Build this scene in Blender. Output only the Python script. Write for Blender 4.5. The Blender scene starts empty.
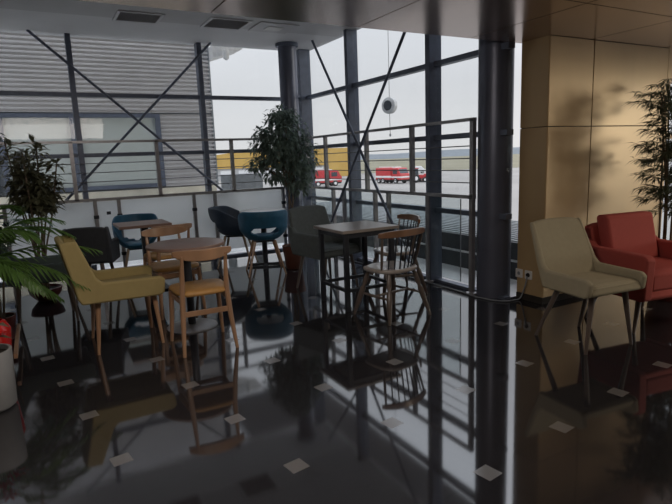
import bpy, bmesh, math, random
from mathutils import Vector, Matrix
random.seed(7)
PI = math.pi
scene = bpy.context.scene
C = scene.collection

# ---------------------------------------------------------------- camera
cam_d = bpy.data.cameras.new('camera'); cam = bpy.data.objects.new('camera', cam_d); C.objects.link(cam)
cam_d.sensor_width = 36; cam_d.lens = 536.66 / 672 * 36
yaw, pitch, roll, EYE = 0.5031, 0.1731, -0.0380, 1.3735
F = Vector((math.sin(yaw)*math.cos(pitch), math.cos(yaw)*math.cos(pitch), -math.sin(pitch)))
R0 = Vector((math.cos(yaw), -math.sin(yaw), 0)); U0 = R0.cross(F)
R1 = math.cos(roll)*R0 + math.sin(roll)*U0; U1 = -math.sin(roll)*R0 + math.cos(roll)*U0
M = Matrix((R1, U1, -F)).transposed().to_4x4(); M.translation = Vector((0, 0, EYE))
cam.matrix_world = M; cam_d.clip_end = 5000; cam_d.clip_start = .05
scene.camera = cam

# ---------------------------------------------------------------- view, world, lights
scene.view_settings.view_transform = 'Standard'; scene.view_settings.look = 'None'
scene.view_settings.gamma = 1; scene.view_settings.use_curve_mapping = False
scene.view_settings.exposure = 0.2
w = bpy.data.worlds.new('overcast_sky'); scene.world = w; w.use_nodes = True
nt = w.node_tree; nt.nodes.clear()
out = nt.nodes.new('ShaderNodeOutputWorld'); bg = nt.nodes.new('ShaderNodeBackground')
tc = nt.nodes.new('ShaderNodeTexCoord'); sx = nt.nodes.new('ShaderNodeSeparateXYZ')
rmp = nt.nodes.new('ShaderNodeValToRGB'); nz = nt.nodes.new('ShaderNodeTexNoise'); mx = nt.nodes.new('ShaderNodeMix')
mx.data_type = 'RGBA'; mx.blend_type = 'MULTIPLY'; mx.inputs[0].default_value = .16
nz.inputs['Scale'].default_value = 2.2; nz.inputs['Detail'].default_value = 4
mp = nt.nodes.new('ShaderNodeMapping'); mp.inputs['Scale'].default_value = (1, 1, 3.5)
nt.links.new(tc.outputs['Generated'], mp.inputs['Vector']); nt.links.new(mp.outputs[0], nz.inputs['Vector'])
nt.links.new(tc.outputs['Generated'], sx.inputs[0]); nt.links.new(sx.outputs['Z'], rmp.inputs[0])
e = rmp.color_ramp.elements
e[0].position = 0.0; e[0].color = (.70, .69, .69, 1)
e[1].position = 1.0; e[1].color = (2.6, 2.7, 2.9, 1)
k = rmp.color_ramp.elements.new(.12); k.color = (.66, .665, .69, 1)
k = rmp.color_ramp.elements.new(.32); k.color = (.80, .82, .88, 1)
k = rmp.color_ramp.elements.new(.55); k.color = (1.5, 1.56, 1.7, 1)
nt.links.new(rmp.outputs[0], mx.inputs[6]); nt.links.new(nz.outputs['Fac'], mx.inputs[7])
nt.links.new(mx.outputs[2], bg.inputs[0]); bg.inputs[1].default_value = 1.08
nt.links.new(bg.outputs[0], out.inputs[0])

def area(name, loc, size, energy, col, rot=(0, 0, 0)):
    l = bpy.data.lights.new(name, 'AREA'); l.shape = 'RECTANGLE'; l.size, l.size_y = size; l.energy = energy; l.color = col
    o = bpy.data.objects.new(name, l); C.objects.link(o); o.location = loc; o.rotation_euler = rot; return o
# added fill lights under the low ceiling, out of view, to brighten the room
area('hall_fill_light', (.4, 1.9, 2.28), (2.2, 1.0), 46, (1, .90, .82), (math.radians(30), 0, 0))
area('hall_fill_light', (5.4, .4, 2.28), (1.4, 1.2), 34, (1, .84, .66))
sun_d = bpy.data.lights.new('hazy_low_sun', 'SUN'); sun_d.energy = .46; sun_d.angle = math.radians(13); sun_d.color = (1, .90, .72)
sun = bpy.data.objects.new('hazy_low_sun', sun_d); C.objects.link(sun)
sun.rotation_euler = Vector((-.80, .59, -.055)).to_track_quat('-Z', 'Y').to_euler()

# ---------------------------------------------------------------- materials
def new_mat(name):
    m = bpy.data.materials.new(name); m.use_nodes = True
    n = m.node_tree; return m, n, n.nodes['Principled BSDF']
def mat(name, col, rough=.6, metal=0, var=.12, scale=14, bump=0, spec=None, coat=0, stretch=None):
    m, n, b = new_mat(name)
    b.inputs['Roughness'].default_value = rough; b.inputs['Metallic'].default_value = metal
    if spec is not None: b.inputs['Specular IOR Level'].default_value = spec
    if coat: b.inputs['Coat Weight'].default_value = coat; b.inputs['Coat Roughness'].default_value = .12
    t = n.nodes.new('ShaderNodeTexCoord'); x = n.nodes.new('ShaderNodeTexNoise')
    x.inputs['Scale'].default_value = scale; x.inputs['Detail'].default_value = 3
    mp = n.nodes.new('ShaderNodeMapping'); mp.inputs['Scale'].default_value = stretch or (1, 1, 1)
    n.links.new(t.outputs['Object'], mp.inputs[0]); n.links.new(mp.outputs[0], x.inputs['Vector'])
    r = n.nodes.new('ShaderNodeValToRGB')
    r.color_ramp.elements[0].position = .3; r.color_ramp.elements[1].position = .7
    r.color_ramp.elements[0].color = tuple(c*(1-var) for c in col) + (1,)
    r.color_ramp.elements[1].color = tuple(min(1, c*(1+var)) for c in col) + (1,)
    n.links.new(x.outputs['Fac'], r.inputs[0]); n.links.new(r.outputs[0], b.inputs['Base Color'])
    if bump:
        y = n.nodes.new('ShaderNodeTexNoise'); y.inputs['Scale'].default_value = scale*12
        bp = n.nodes.new('ShaderNodeBump'); bp.inputs['Strength'].default_value = bump; bp.inputs['Distance'].default_value = .002
        n.links.new(t.outputs['Object'], y.inputs['Vector']); n.links.new(y.outputs['Fac'], bp.inputs['Height']); n.links.new(bp.outputs[0], b.inputs['Normal'])
    return m
def leaf_mat(name, col, rough=.4, trans=.25):
    m = mat(name, col, rough, var=.35, scale=9)
    n = m.node_tree; b = n.nodes['Principled BSDF']; o = n.nodes['Material Output']
    t = n.nodes.new('ShaderNodeBsdfTranslucent'); t.inputs[0].default_value = tuple(min(1, c*1.6) for c in col) + (1,)
    x = n.nodes.new('ShaderNodeMixShader'); x.inputs[0].default_value = trans
    n.links.new(b.outputs[0], x.inputs[1]); n.links.new(t.outputs[0], x.inputs[2]); n.links.new(x.outputs[0], o.inputs[0])
    return m
def math_node(n, op, a, b=None):
    x = n.nodes.new('ShaderNodeMath'); x.operation = op
    for i, v in enumerate((a, b)):
        if v is None: continue
        if isinstance(v, (int, float)): x.inputs[i].default_value = v
        else: n.links.new(v, x.inputs[i])
    return x.outputs[0]
def glass_mat(name, tint=(.93, .95, .96), refl=.06):
    m = bpy.data.materials.new(name); m.use_nodes = True; n = m.node_tree; n.nodes.clear()
    o = n.nodes.new('ShaderNodeOutputMaterial'); t = n.nodes.new('ShaderNodeBsdfTransparent'); g = n.nodes.new('ShaderNodeBsdfGlossy')
    lw = n.nodes.new('ShaderNodeLayerWeight'); lw.inputs[0].default_value = .5; x = n.nodes.new('ShaderNodeMixShader')
    f = math_node(n, 'ADD', math_node(n, 'MULTIPLY', math_node(n, 'POWER', lw.outputs['Facing'], 5.0), .6), .02)
    t.inputs[0].default_value = tint + (1,); g.inputs['Roughness'].default_value = .02
    n.links.new(f, x.inputs[0]); n.links.new(t.outputs[0], x.inputs[1]); n.links.new(g.outputs[0], x.inputs[2]); n.links.new(x.outputs[0], o.inputs[0])
    return m
def frosted_mat(name):
    m = bpy.data.materials.new(name); m.use_nodes = True; n = m.node_tree; n.nodes.clear()
    o = n.nodes.new('ShaderNodeOutputMaterial'); d = n.nodes.new('ShaderNodeBsdfDiffuse'); t = n.nodes.new('ShaderNodeBsdfTranslucent')
    r = n.nodes.new('ShaderNodeBsdfTransparent'); x = n.nodes.new('ShaderNodeMixShader'); y = n.nodes.new('ShaderNodeMixShader')
    nz = n.nodes.new('ShaderNodeTexNoise'); nz.inputs['Scale'].default_value = 3
    c = n.nodes.new('ShaderNodeValToRGB'); c.color_ramp.elements[0].color = (.84, .86, .87, 1); c.color_ramp.elements[1].color = (.92, .93, .93, 1)
    n.links.new(nz.outputs['Fac'], c.inputs[0]); n.links.new(c.outputs[0], d.inputs[0]); n.links.new(c.outputs[0], t.inputs[0])
    x.inputs[0].default_value = .68; y.inputs[0].default_value = .10
    n.links.new(d.outputs[0], x.inputs[1]); n.links.new(t.outputs[0], x.inputs[2]); n.links.new(x.outputs[0], y.inputs[1]); n.links.new(r.outputs[0], y.inputs[2]); n.links.new(y.outputs[0], o.inputs[0])
    return m
TA, TX, TY, TS = 0.1527, 0.8913, 2.0701, 0.6
def floor_mat():
    m, n, b = new_mat('polished_black_granite')
    t = n.nodes.new('ShaderNodeTexCoord'); mp = n.nodes.new('ShaderNodeMapping'); mp.vector_type = 'TEXTURE'
    mp.inputs['Location'].default_value = (TX, TY, 0); mp.inputs['Rotation'].default_value = (0, 0, TA); mp.inputs['Scale'].default_value = (TS, TS, 1)
    n.links.new(t.outputs['Object'], mp.inputs[0]); s = n.nodes.new('ShaderNodeSeparateXYZ'); n.links.new(mp.outputs[0], s.inputs[0])
    def dist(o):   # distance to the nearest joint, in tiles
        f = math_node(n, 'FRACT', math_node(n, 'ADD', o, .5)); return math_node(n, 'ABSOLUTE', math_node(n, 'SUBTRACT', f, .5))
    dx, dy = dist(s.outputs[0]), dist(s.outputs[1])
    ins = math_node(n, 'LESS_THAN', math_node(n, 'MAXIMUM', dx, dy), .075)
    joint = math_node(n, 'LESS_THAN', math_node(n, 'MINIMUM', dx, dy), .0035)
    nz = n.nodes.new('ShaderNodeTexNoise'); nz.inputs['Scale'].default_value = 60; nz.inputs['Detail'].default_value = 6
    n.links.new(t.outputs['Object'], nz.inputs['Vector'])
    r = n.nodes.new('ShaderNodeValToRGB'); r.color_ramp.elements[0].color = (.012, .0115, .013, 1); r.color_ramp.elements[1].color = (.032, .030, .034, 1)
    n.links.new(nz.outputs['Fac'], r.inputs[0])
    a = n.nodes.new('ShaderNodeMix'); a.data_type = 'RGBA'; a.inputs[7].default_value = (.004, .004, .004, 1)
    n.links.new(joint, a.inputs[0]); n.links.new(r.outputs[0], a.inputs[6])
    c = n.nodes.new('ShaderNodeMix'); c.data_type = 'RGBA'; c.inputs[7].default_value = (.145, .135, .13, 1)
    n.links.new(ins, c.inputs[0]); n.links.new(a.outputs[2], c.inputs[6]); n.links.new(c.outputs[2], b.inputs['Base Color'])
    b.inputs['Roughness'].default_value = .055; b.inputs['IOR'].default_value = 2.15
    lf = n.nodes.new('ShaderNodeTexNoise'); lf.inputs['Scale'].default_value = 1.4; n.links.new(t.outputs['Object'], lf.inputs['Vector'])
    mr = n.nodes.new('ShaderNodeMapRange'); mr.inputs['To Min'].default_value = .03; mr.inputs['To Max'].default_value = .085
    n.links.new(lf.outputs['Fac'], mr.inputs[0])
    rr = math_node(n, 'ADD', mr.outputs[0], math_node(n, 'MULTIPLY', ins, .12)); n.links.new(rr, b.inputs['Roughness'])
    return m
def cladding_mat():
    m, n, b = new_mat('corrugated_grey_cladding')
    t = n.nodes.new('ShaderNodeTexCoord'); s = n.nodes.new('ShaderNodeSeparateXYZ'); n.links.new(t.outputs['Object'], s.inputs[0])
    nz = n.nodes.new('ShaderNodeTexNoise'); nz.inputs['Scale'].default_value = 2
    n.links.new(t.outputs['Object'], nz.inputs['Vector'])
    r = n.nodes.new('ShaderNodeValToRGB'); r.color_ramp.elements[0].color = (.48, .47, .48, 1); r.color_ramp.elements[1].color = (.58, .57, .58, 1)
    n.links.new(nz.outputs['Fac'], r.inputs[0]); n.links.new(r.outputs[0], b.inputs['Base Color'])
    b.inputs['Roughness'].default_value = .45; b.inputs['Metallic'].default_value = .2
    return m

MT = dict(
    floor=floor_mat(),
    ceil=mat('grey_ceiling_board', (.60, .585, .59), .55, var=.05, scale=2),
    band=mat('pale_ceiling_band', (.74, .73, .74), .6, var=.04, scale=2),
    shiny=mat('polished_bronze_ceiling_panel', (.52, .41, .36), .20, metal=.8, var=.08, scale=1.5),
    gold=mat('gold_wall_panel', (.54, .375, .195), .36, metal=.25, var=.10, scale=1.8, stretch=(1, 1, .4)),
    joint=mat('dark_joint', (.03, .025, .02), .8),
    wallbrown=mat('brown_wall_paint', (.10, .075, .06), .7, scale=2),
    frame=mat('blue_grey_metal_frame', (.13, .15, .20), .42, metal=.3, var=.1),
    column=mat('dark_painted_column', (.13, .14, .185), .38, metal=.35, var=.1, scale=3),
    rail=mat('brushed_grey_rail', (.33, .32, .325), .35, metal=.5, var=.1),
    wire=mat('steel_wire', (.20, .20, .21), .35, metal=.7),
    glass=glass_mat('window_glass', (.95, .965, .97)), clearglass=glass_mat('clear_panel_glass', (.90, .93, .93)),
    frosted=frosted_mat('frosted_panel'),
    wood=mat('oiled_beech_wood', (.38, .215, .12), .42, var=.25, scale=5, stretch=(1, 1, .25), coat=.2),
    palewood=mat('pale_wood', (.30, .215, .145), .45, var=.2, scale=6, stretch=(1, 1, .3)),
    darkwood=mat('dark_turned_wood', (.12, .092, .075), .35, var=.25, scale=6, stretch=(1, 1, .3), coat=.4),
    railwood=mat('walnut_rail_wood', (.20, .105, .06), .35, var=.25, scale=6, coat=.4),
    topwood=mat('brown_laminate_top', (.25, .155, .12), .36, var=.18, scale=4, stretch=(1, .2, 1)),
    greytop=mat('greyish_oak_top', (.27, .235, .21), .28, var=.15, scale=4, stretch=(1, .2, 1)),
    whitetop=mat('white_laminate_top', (.62, .62, .62), .25, var=.03),
    tan=mat('tan_leatherette', (.46, .245, .075), .42, var=.08, scale=20, bump=.2),
    yellow=mat('mustard_olive_fabric', (.34, .265, .11), .85, var=.03, scale=30, bump=.5),
    cream=mat('pale_olive_fabric', (.37, .32, .215), .88, var=.03, scale=30, bump=.5),
    red=mat('brick_red_fabric', (.36, .062, .05), .85, var=.03, scale=30, bump=.5),
    green=mat('dark_grey_green_fabric', (.055, .078, .074), .7, var=.1, scale=30, bump=.4),
    slate=mat('slate_grey_fabric', (.095, .11, .107), .7, var=.1, scale=30, bump=.4),
    black=mat('black_fabric', (.036, .039, .046), .7, var=.1, scale=30, bump=.4),
    blue=mat('petrol_blue_shell', (.028, .125, .215), .5, var=.1, scale=20, bump=.2),
    shaded_blue=mat('shaded_blue_shell', (.035, .055, .088), .5, var=.1, scale=20, bump=.2),  # blue shell with the side-on chair's shade put into its colour
    blackmetal=mat('black_metal', (.04, .043, .052), .4, metal=.5),
    seatpad=mat('pale_seat', (.34, .30, .27), .22, var=.1, coat=.5),  # paler than the rest of the spindle chair
    leaf=leaf_mat('ficus_leaf', (.13, .18, .15)), darkleaf=leaf_mat('dark_dracaena_leaf', (.14, .14, .085)),
    palmleaf=leaf_mat('palm_leaf', (.10, .19, .045), trans=.3), bamboo=leaf_mat('bamboo_leaf', (.12, .14, .085)),
    silverleaf=leaf_mat('pale_fan_leaf', (.14, .22, .17)),
    bark=mat('grey_brown_bark', (.16, .12, .085), .8, var=.3, scale=20, bump=.5), cane=mat('bamboo_cane', (.16, .12, .07), .5, var=.3),
    soil=mat('dark_soil', (.02, .015, .01), .95, var=.4, bump=.6),
    potred=mat('dark_red_glazed_pot', (.12, .022, .016), .35), potbrown=mat('terracotta_pot', (.16, .055, .035), .6),
    potwhite=mat('matt_white_pot', (.33, .33, .325), .6, var=.05), redpetal=mat('glossy_red_petal', (.55, .015, .012), .22),
    white=mat('white_plastic', (.72, .71, .69), .4, var=.03), black_pl=mat('black_rubber', (.015, .015, .015), .5),
    clad=cladding_mat(), winpane=mat('milky_blinded_window', (.46, .50, .485), .6, var=.05, scale=1),
    creamwall=mat('cream_render_wall', (.62, .58, .48), .8, scale=3), greybox=mat('grey_cabinet_metal', (.25, .27, .29), .5),
    apron=mat('pale_concrete_apron', (.225, .212, .20), .9, var=.12, scale=.06), grass=mat('dry_airfield_grass', (.16, .145, .095), .95, var=.12, scale=.02),
    hill=mat('hazy_distant_hill', (.13, .145, .16), 1, var=.1, scale=.01), deck=mat('pale_terrace_paving', (.85, .85, .85), .8, scale=3),
    roof=mat('grey_ribbed_roof', (.33, .35, .36), .6, scale=3), upstand=mat('dark_upstand', (.05, .055, .06), .6), soffit=mat('canopy_soffit', (.16, .16, .17), .7),
    hangar=mat('yellow_hangar_cladding', (.52, .33, .085), .6, var=.06, scale=.2), hwhite=mat('white_hangar_wall', (.42, .42, .42), .7, var=.05, scale=.2),
    truckred=mat('fire_engine_red', (.46, .04, .045), .4), tyre=mat('black_tyre', (.03, .03, .03), .8), cabglass=mat('dark_vehicle_window', (.05, .06, .07), .2),
    alu=mat('white_painted_metal', (.7, .7, .7), .5),
)

# ---------------------------------------------------------------- mesh helpers
class MB:
    def __init__(s): s.v = []; s.f = []
    def add(s, vs, fs):
        o = len(s.v); s.v += [tuple(v) for v in vs]; s.f += [tuple(i+o for i in f) for f in fs]; return s
    def box(s, a, b):
        (x0, y0, z0), (x1, y1, z1) = a, b
        return s.add([(x0,y0,z0),(x1,y0,z0),(x1,y1,z0),(x0,y1,z0),(x0,y0,z1),(x1,y0,z1),(x1,y1,z1),(x0,y1,z1)],
                     [(0,3,2,1),(4,5,6,7),(0,1,5,4),(1,2,6,5),(2,3,7,6),(3,0,4,7)])
    def cbox(s, c, d):
        return s.box([c[i]-d[i]/2 for i in range(3)], [c[i]+d[i]/2 for i in range(3)])
    def prism(s, poly, y0, y1, axis='y'):   # poly in (x, z), extruded along y
        n = len(poly); f = (lambda p, y: (p[0], y, p[1])) if axis == 'y' else (lambda p, y: (y, p[0], p[1])) if axis == 'x' else (lambda p, y: (p[0], p[1], y))
        vs = [f(p, y0) for p in poly] + [f(p, y1) for p in poly]
        return s.add(vs, [tuple(range(n)), tuple(range(2*n-1, n-1, -1))] + [(i, i+n, (i+1) % n+n, (i+1) % n) for i in range(n)])
    def tube(s, pts, r, n=10, r2=None, sq=False):
        pts = [Vector(p) for p in pts]; m = len(pts)
        rs = r if isinstance(r, (list, tuple)) else [r + ((r if r2 is None else r2)-r)*i/max(1, m-1) for i in range(m)]
        vs = []; a = None
        for i, p in enumerate(pts):
            d = (pts[min(i+1, m-1)]-pts[max(i-1, 0)]).normalized()
            if a is None: a = d.orthogonal() if abs(d.z) > .9 or abs(d.z) < .1 else d.cross(Vector((0, 0, 1)))
            a = (a - d*a.dot(d)).normalized(); b = d.cross(a)
            for k in range(n):
                t = 2*PI*(k + (.5 if sq else 0))/n; vs.append(p + (a*math.cos(t)+b*math.sin(t))*rs[i])
        fs = [(i*n+k, i*n+(k+1) % n, (i+1)*n+(k+1) % n, (i+1)*n+k) for i in range(m-1) for k in range(n)]
        fs += [tuple(range(n-1, -1, -1)), tuple((m-1)*n+k for k in range(n))]
        return s.add(vs, fs)
    def bar(s, a, b, wdt, dpt, up=(0, 0, 1)):  # rectangular bar
        a, b = Vector(a), Vector(b); d = (b-a).normalized(); u = Vector(up)
        x = d.cross(u).normalized(); y = x.cross(d).normalized(); x *= wdt/2; y *= dpt/2
        vs = [a-x-y, a+x-y, a+x+y, a-x+y, b-x-y, b+x-y, b+x+y, b-x+y]
        return s.add(vs, [(0,3,2,1),(4,5,6,7),(0,1,5,4),(1,2,6,5),(2,3,7,6),(3,0,4,7)])
    def lathe(s, prof, n=32, c=(0, 0, 0)):
        m = len(prof); vs = [(c[0]+r*math.cos(2*PI*k/n), c[1]+r*math.sin(2*PI*k/n), c[2]+z) for r, z in prof for k in range(n)]
        fs = [(i*n+k, i*n+(k+1) % n, (i+1)*n+(k+1) % n, (i+1)*n+k) for i in range(m-1) for k in range(n)]
        fs += [tuple(range(n-1, -1, -1)), tuple((m-1)*n+k for k in range(n))]
        return s.add(vs, fs)
    def leaf(s, base, d, up, L, W, droop=.25):
        base, d = Vector(base), Vector(d).normalized(); side = d.cross(Vector(up))
        if side.length < 1e-3: side = d.orthogonal()
        side.normalize(); nrm = side.cross(d)
        p = [base, base+d*L*.45+side*W/2+nrm*L*.02, base+d*L*.45-side*W/2+nrm*L*.02, base+d*L - nrm*L*droop]
        q = base+d*L*.5-nrm*L*droop*.15
        return s.add([p[0], p[1], q, p[2], p[3]], [(0, 1, 2), (0, 2, 3), (1, 4, 2), (2, 4, 3)])
    def build(s, name, m, parent=None, bevel=0, smooth=30, sub=0, solid=0, seg=2):
        me = bpy.data.meshes.new(name); me.from_pydata(s.v, [], s.f); me.validate()
        bm = bmesh.new(); bm.from_mesh(me)
        if not solid: bmesh.ops.recalc_face_normals(bm, faces=bm.faces)
        bm.to_mesh(me); bm.free(); me.materials.append(m)
        o = bpy.data.objects.new(name, me); C.objects.link(o)
        if parent: o.parent = parent
        if smooth:
            me.polygons.foreach_set('use_smooth', [True]*len(me.polygons)); me.set_sharp_from_angle(angle=math.radians(smooth))
        if solid:
            k = o.modifiers.new('solid', 'SOLIDIFY'); k.thickness = solid; k.offset = 0
        if bevel:
            k = o.modifiers.new('bevel', 'BEVEL'); k.width = bevel; k.segments = seg; k.limit_method = 'ANGLE'; k.angle_limit = math.radians(28)
        if sub:
            k = o.modifiers.new('sub', 'SUBSURF'); k.levels = sub; k.render_levels = sub
        return o
def tag(o, label=None, cat=None, group=None, kind=None):
    if label: o['label'] = label
    if cat: o['category'] = cat
    if group: o['group'] = group
    if kind: o['kind'] = kind
    return o
def thing(name, label, cat, loc=(0, 0, 0), rz=0, group=None, kind=None):
    o = bpy.data.objects.new(name, None); C.objects.link(o); o.location = loc; o.rotation_euler = (0, 0, rz); o.empty_display_size = .1
    return tag(o, label, cat, group, kind)
def kids(o): return [c for c in bpy.data.objects if c.parent == o]
def copy_tree(o, parent=None):
    c = o.copy(); C.objects.link(c); c.parent = parent
    for ch in kids(o): copy_tree(ch, c)
    return c

# ================================================================= SETTING
XG, YG, ZC = 3.75, 7.60, 2.98          # glass planes and the high ceiling
YL, ZL = 3.56, 2.315                   # front edge and height of the low ceiling
XW, XE, YS = -1.9, 7.8, -3.4
S = lambda o, label=None: tag(o, label, kind='structure')
S(MB().box((XW-.15, YS-.15, -.12), (XG+.06, YG+.10, 0)).box((XG+.06, YS-.15, -.12), (XE+.15, 3.56, 0)).build('floor', MT['floor'], smooth=0), 'polished black granite floor with small pale square insets')
S(MB().box((XW, 6.60, ZC), (XG+.1, YG+.1, ZC+.2)).box((XW, YL, ZC+.003), (XG+.1, 6.60, ZC+.2)).build('ceiling', MT['band'], smooth=0), 'pale upper ceiling along the windows')
S(MB().box((XW, YL+.02, ZC-.004), (XG+.02, 6.60, ZC+.003)).build('ceiling', MT['ceil'], smooth=0), 'grey upper ceiling strip with air vents')
# low polished ceiling: panels 1.1 m square with open joints
lc = S(MB().box((XW, YS, ZL+.012), (XE, YL-.01, ZL+.10)).build('ceiling', MT['joint'], smooth=0), 'low bronze panelled ceiling')
pan = MB(); g = .005
x = 2.205-1.1*4
while x < XE:
    y = YL
    while y > YS:
        x0, x1, y0, y1 = max(x+g, XW), min(x+1.1-g, XE), max(y-1.1+g, YS), y-g
        if x1 > x0: pan.box((x0, y0, ZL), (x1, y1, ZL+.014))
        y -= 1.1
    x += 1.1
pan.build('panels', MT['shiny'], lc, smooth=0)
S(MB().box((XW, YL-.06, ZL+.1), (XE, YL, ZC+.2)).box((XG+.1, YL-.3, ZC), (XE, YL, ZC+.2)).build('trim_1', MT['ceil'], smooth=0), 'upstand between the low and high ceilings')
S(MB().box((XW-.12, YS, 0), (XW, YG+.1, ZC+.2)).build('wall_left', MT['wallbrown'], smooth=0))
S(MB().box((XW, YS-.12, 0), (XE, YS, ZC)).build('wall_rear', MT['wallbrown'], smooth=0))
# gold panelled wall on the right: carcass + panels separated by joints
YP = 3.22
wr = S(MB().box((3.90, YP+.012, 0), (5.62, 3.52, ZL)).build('wall_right', MT['joint'], smooth=0), 'gold panelled wall behind the armchairs')
pn = MB(); xs = [3.888, 4.46, 5.60]; zs = [.06, 1.572, ZL]
for i in range(2):
    for j in range(2):
        pn.box((xs[i]+(.006 if i else 0), YP, zs[j]+(.003 if j else 0)), (xs[i+1]-.006, YP+.02, zs[j+1]-.003))
pn.box((3.882, YP+.006, .06), (3.90, 3.52, 1.570)).box((3.882, YP+.006, 1.575), (3.90, 3.52, ZL))
pn.build('panel', MT['gold'], wr, bevel=.002, smooth=0)
S(MB().box((3.895, YP-.004, 0), (5.62, YP+.01, .058)).box((3.876, YP-.004, 0), (3.895, 3.52, .058)).build('baseboard_right', MT['joint'], smooth=0))
# right-hand windows beyond the gold wall
wn = S(MB().box((5.60, YP, 0), (5.66, YP+.12, ZL)).box((6.66, YP, 0), (6.72, YP+.12, ZL)).box((XE-.06, YP, 0), (XE, YP+.12, ZL)).box((5.66, YP, .0), (XE-.06, YP+.12, .08)).box((5.66, YP, 2.0), (XE-.06, YP+.12, ZL)).box((5.66, YP+.02, 1.44), (XE-.06, YP+.08, 1.50)).build('window_3', MT['gold'], smooth=0), 'bright window past the end of the gold wall')
MB().box((5.66, YP+.05, .08), (XE-.06, YP+.056, 2.0)).build('pane', MT['glass'], wn, smooth=0)
ws = MB()
for y in (-1.0, .4, 1.8, 3.16): ws.box((XE, y-.03, 0), (XE+.1, y+.03, ZL))
ws.box((XE, YS, 0), (XE+.1, YP+.1, .08)).box((XE, YS, ZL-.10), (XE+.1, YP+.12, ZL+.1)).box((XE, YS, 0), (XE+.1, -1.0, ZL))
wq = S(ws.build('window_4', MT['frame'], smooth=0), 'side window')
MB().box((XE+.05, -1.0, .08), (XE+.056, YP, ZL-.1)).build('pane', MT['glass'], wq, smooth=0)

# ---- back glazing
wb = S(MB().box((XW, YG-.03, 2.245), (XG, YG+.05, 2.295)).build('window_1', MT['frame'], smooth=0), 'blue grey framed window wall facing the corrugated building')
for z, h_ in ((1.50, .05), (.80, .05), (.0, .03)): MB().box((XW, YG-.03, z), (XG, YG+.05, z+h_)).build('transom', MT['frame'], wb, smooth=0)
for x in (-1.05, .551, 2.151): MB().box((x-.031, YG-.07, 0), (x+.031, YG+.06, ZC)).build('mullion', MT['frame'], wb, bevel=.004, smooth=0)
for x0, x1 in ((XW, -1.08), (-1.02, .52), (.582, 2.12), (2.182, 3.66)): MB().box((x0, YG+.01, .06), (x1, YG+.018, ZC)).build('pane', MT['glass'], wb, smooth=0)
# ---- right glazing
wg = S(MB().box((XG-.03, 3.52, 2.262), (XG+.05, YG, 2.312)).build('window_2', MT['frame'], smooth=0), 'blue grey framed window wall facing the airfield')
for z, h_ in ((1.52, .05), (.76, .05), (.0, .025)): MB().box((XG-.03, 3.52, z), (XG+.05, YG, z+h_)).build('transom', MT['frame'], wg, smooth=0)
for y in (6.20, 4.56): MB().box((XG-.09, y-.036, 0), (XG+.07, y+.036, ZC)).build('mullion', MT['frame'], wg, bevel=.004, smooth=0)
MB().box((XG-.12, YG-.10, 0), (XG+.06, YG+.06, ZC)).build('corner_mullion', MT['frame'], wg, bevel=.004, smooth=0)
for y0, y1 in ((3.52, 4.52), (4.6, 6.16), (6.24, YG-.1)): MB().box((XG+.01, y0, .06), (XG+.018, y1, ZC)).build('pane', MT['glass'], wg, smooth=0)
# ---- columns
def column(name, x, y, r, label):
    o = S(MB().lathe([(r, 0), (r, ZC)], 48, (x, y, 0)).build(name, MT['column']), label)
    MB().lathe([(r+.004, ZC-.05), (r+.03, ZC-.045), (r+.03, ZC-.002), (r, ZC-.001)], 48, (x, y, 0)).build('collar', MT['frame'], o); return o
column('column', 3.31, 7.22, .128, 'round dark column in the corner behind the ficus')
column('column', 3.80, 3.74, .158, 'thick round dark column beside the gold wall')
# ---- crossed brace rods
def rod(a, b, r, label):
    o = S(MB().tube([a, b], r, 10).build('brace', MT['frame']), label); return o
rod((.13, 7.50, ZC), (2.52, 7.50, .80), .017, 'brace rod of the left window falling to the right')
rod((2.305, 7.50, ZC), (.14, 7.50, .80), .017, 'brace rod of the left window falling to the left')
rod((3.56, 6.92, ZC), (3.56, 4.70, .10), .017, 'brace rod of the right window falling towards the thick column')
rod((3.56, 4.52, ZC), (3.56, 6.90, .10), .017, 'brace rod of the right window falling towards the corner')

# ---- railing in front of both window walls
XRL, YRL = 3.66, 7.42
rl = S(MB().bar((XW, YRL, 1.685), (XRL, YRL, 1.685), .045, .03).build('trim_2', MT['rail'], smooth=0), 'metal railing with taut wires in front of the left window')
MB().bar((XW, YRL, .968), (XRL, YRL, .968), .045, .035).build('lower_rail', MT['rail'], rl, smooth=0)
for z in (1.42, 1.305, 1.19, 1.08): MB().tube([(XW, YRL, z), (XRL, YRL, z)], .0055, 6).build('wire', MT['wire'], rl)
for x in (-1.57, -.57, .435, 1.45, 2.47, XRL): MB().cbox((x, YRL, 1.325), (.045, .045, .72)).build('upper_post', MT['rail'], rl, smooth=0)
for x in (-.62, -.35, .635, .915, 1.885, 2.18, 3.22):
    p = MB().cbox((x, YRL, .485), (.042, .045, .95)).build('lower_post', MT['rail'], rl, smooth=0)
    for z in (.25, .75): MB().cbox((x, YRL+.01, z), (.06, .07, .045)).build('clamp', MT['blackmetal'], p, bevel=.006)
for x0, x1 in ((-1.8, -.64), (-.33, .615), (.655, .895), (.935, 1.865), (1.905, 2.16), (2.20, 3.20)):
    MB().box((x0, YRL+.006, .14), (x1, YRL+.016, .945)).build('frosted_panel', MT['frosted'], rl, smooth=0)
MB().cbox((.785, YRL, .79), (.05, .004, .04)).build('latch_plate', MT['blackmetal'], rl, smooth=0)
rr = S(MB().bar((XRL, YRL, 1.685), (XRL, 3.86, 1.685), .045, .03).build('trim_3', MT['rail'], smooth=0), 'metal railing with taut wires in front of the right window')
MB().bar((XRL, YRL, .955), (XRL, 3.86, .955), .045, .035).build('lower_rail', MT['rail'], rr, smooth=0)
for z in (1.44, 1.323, 1.208, 1.09): MB().tube([(XRL, YRL, z), (XRL, 3.88, z)], .0055, 6).build('wire', MT['wire'], rr)
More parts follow.
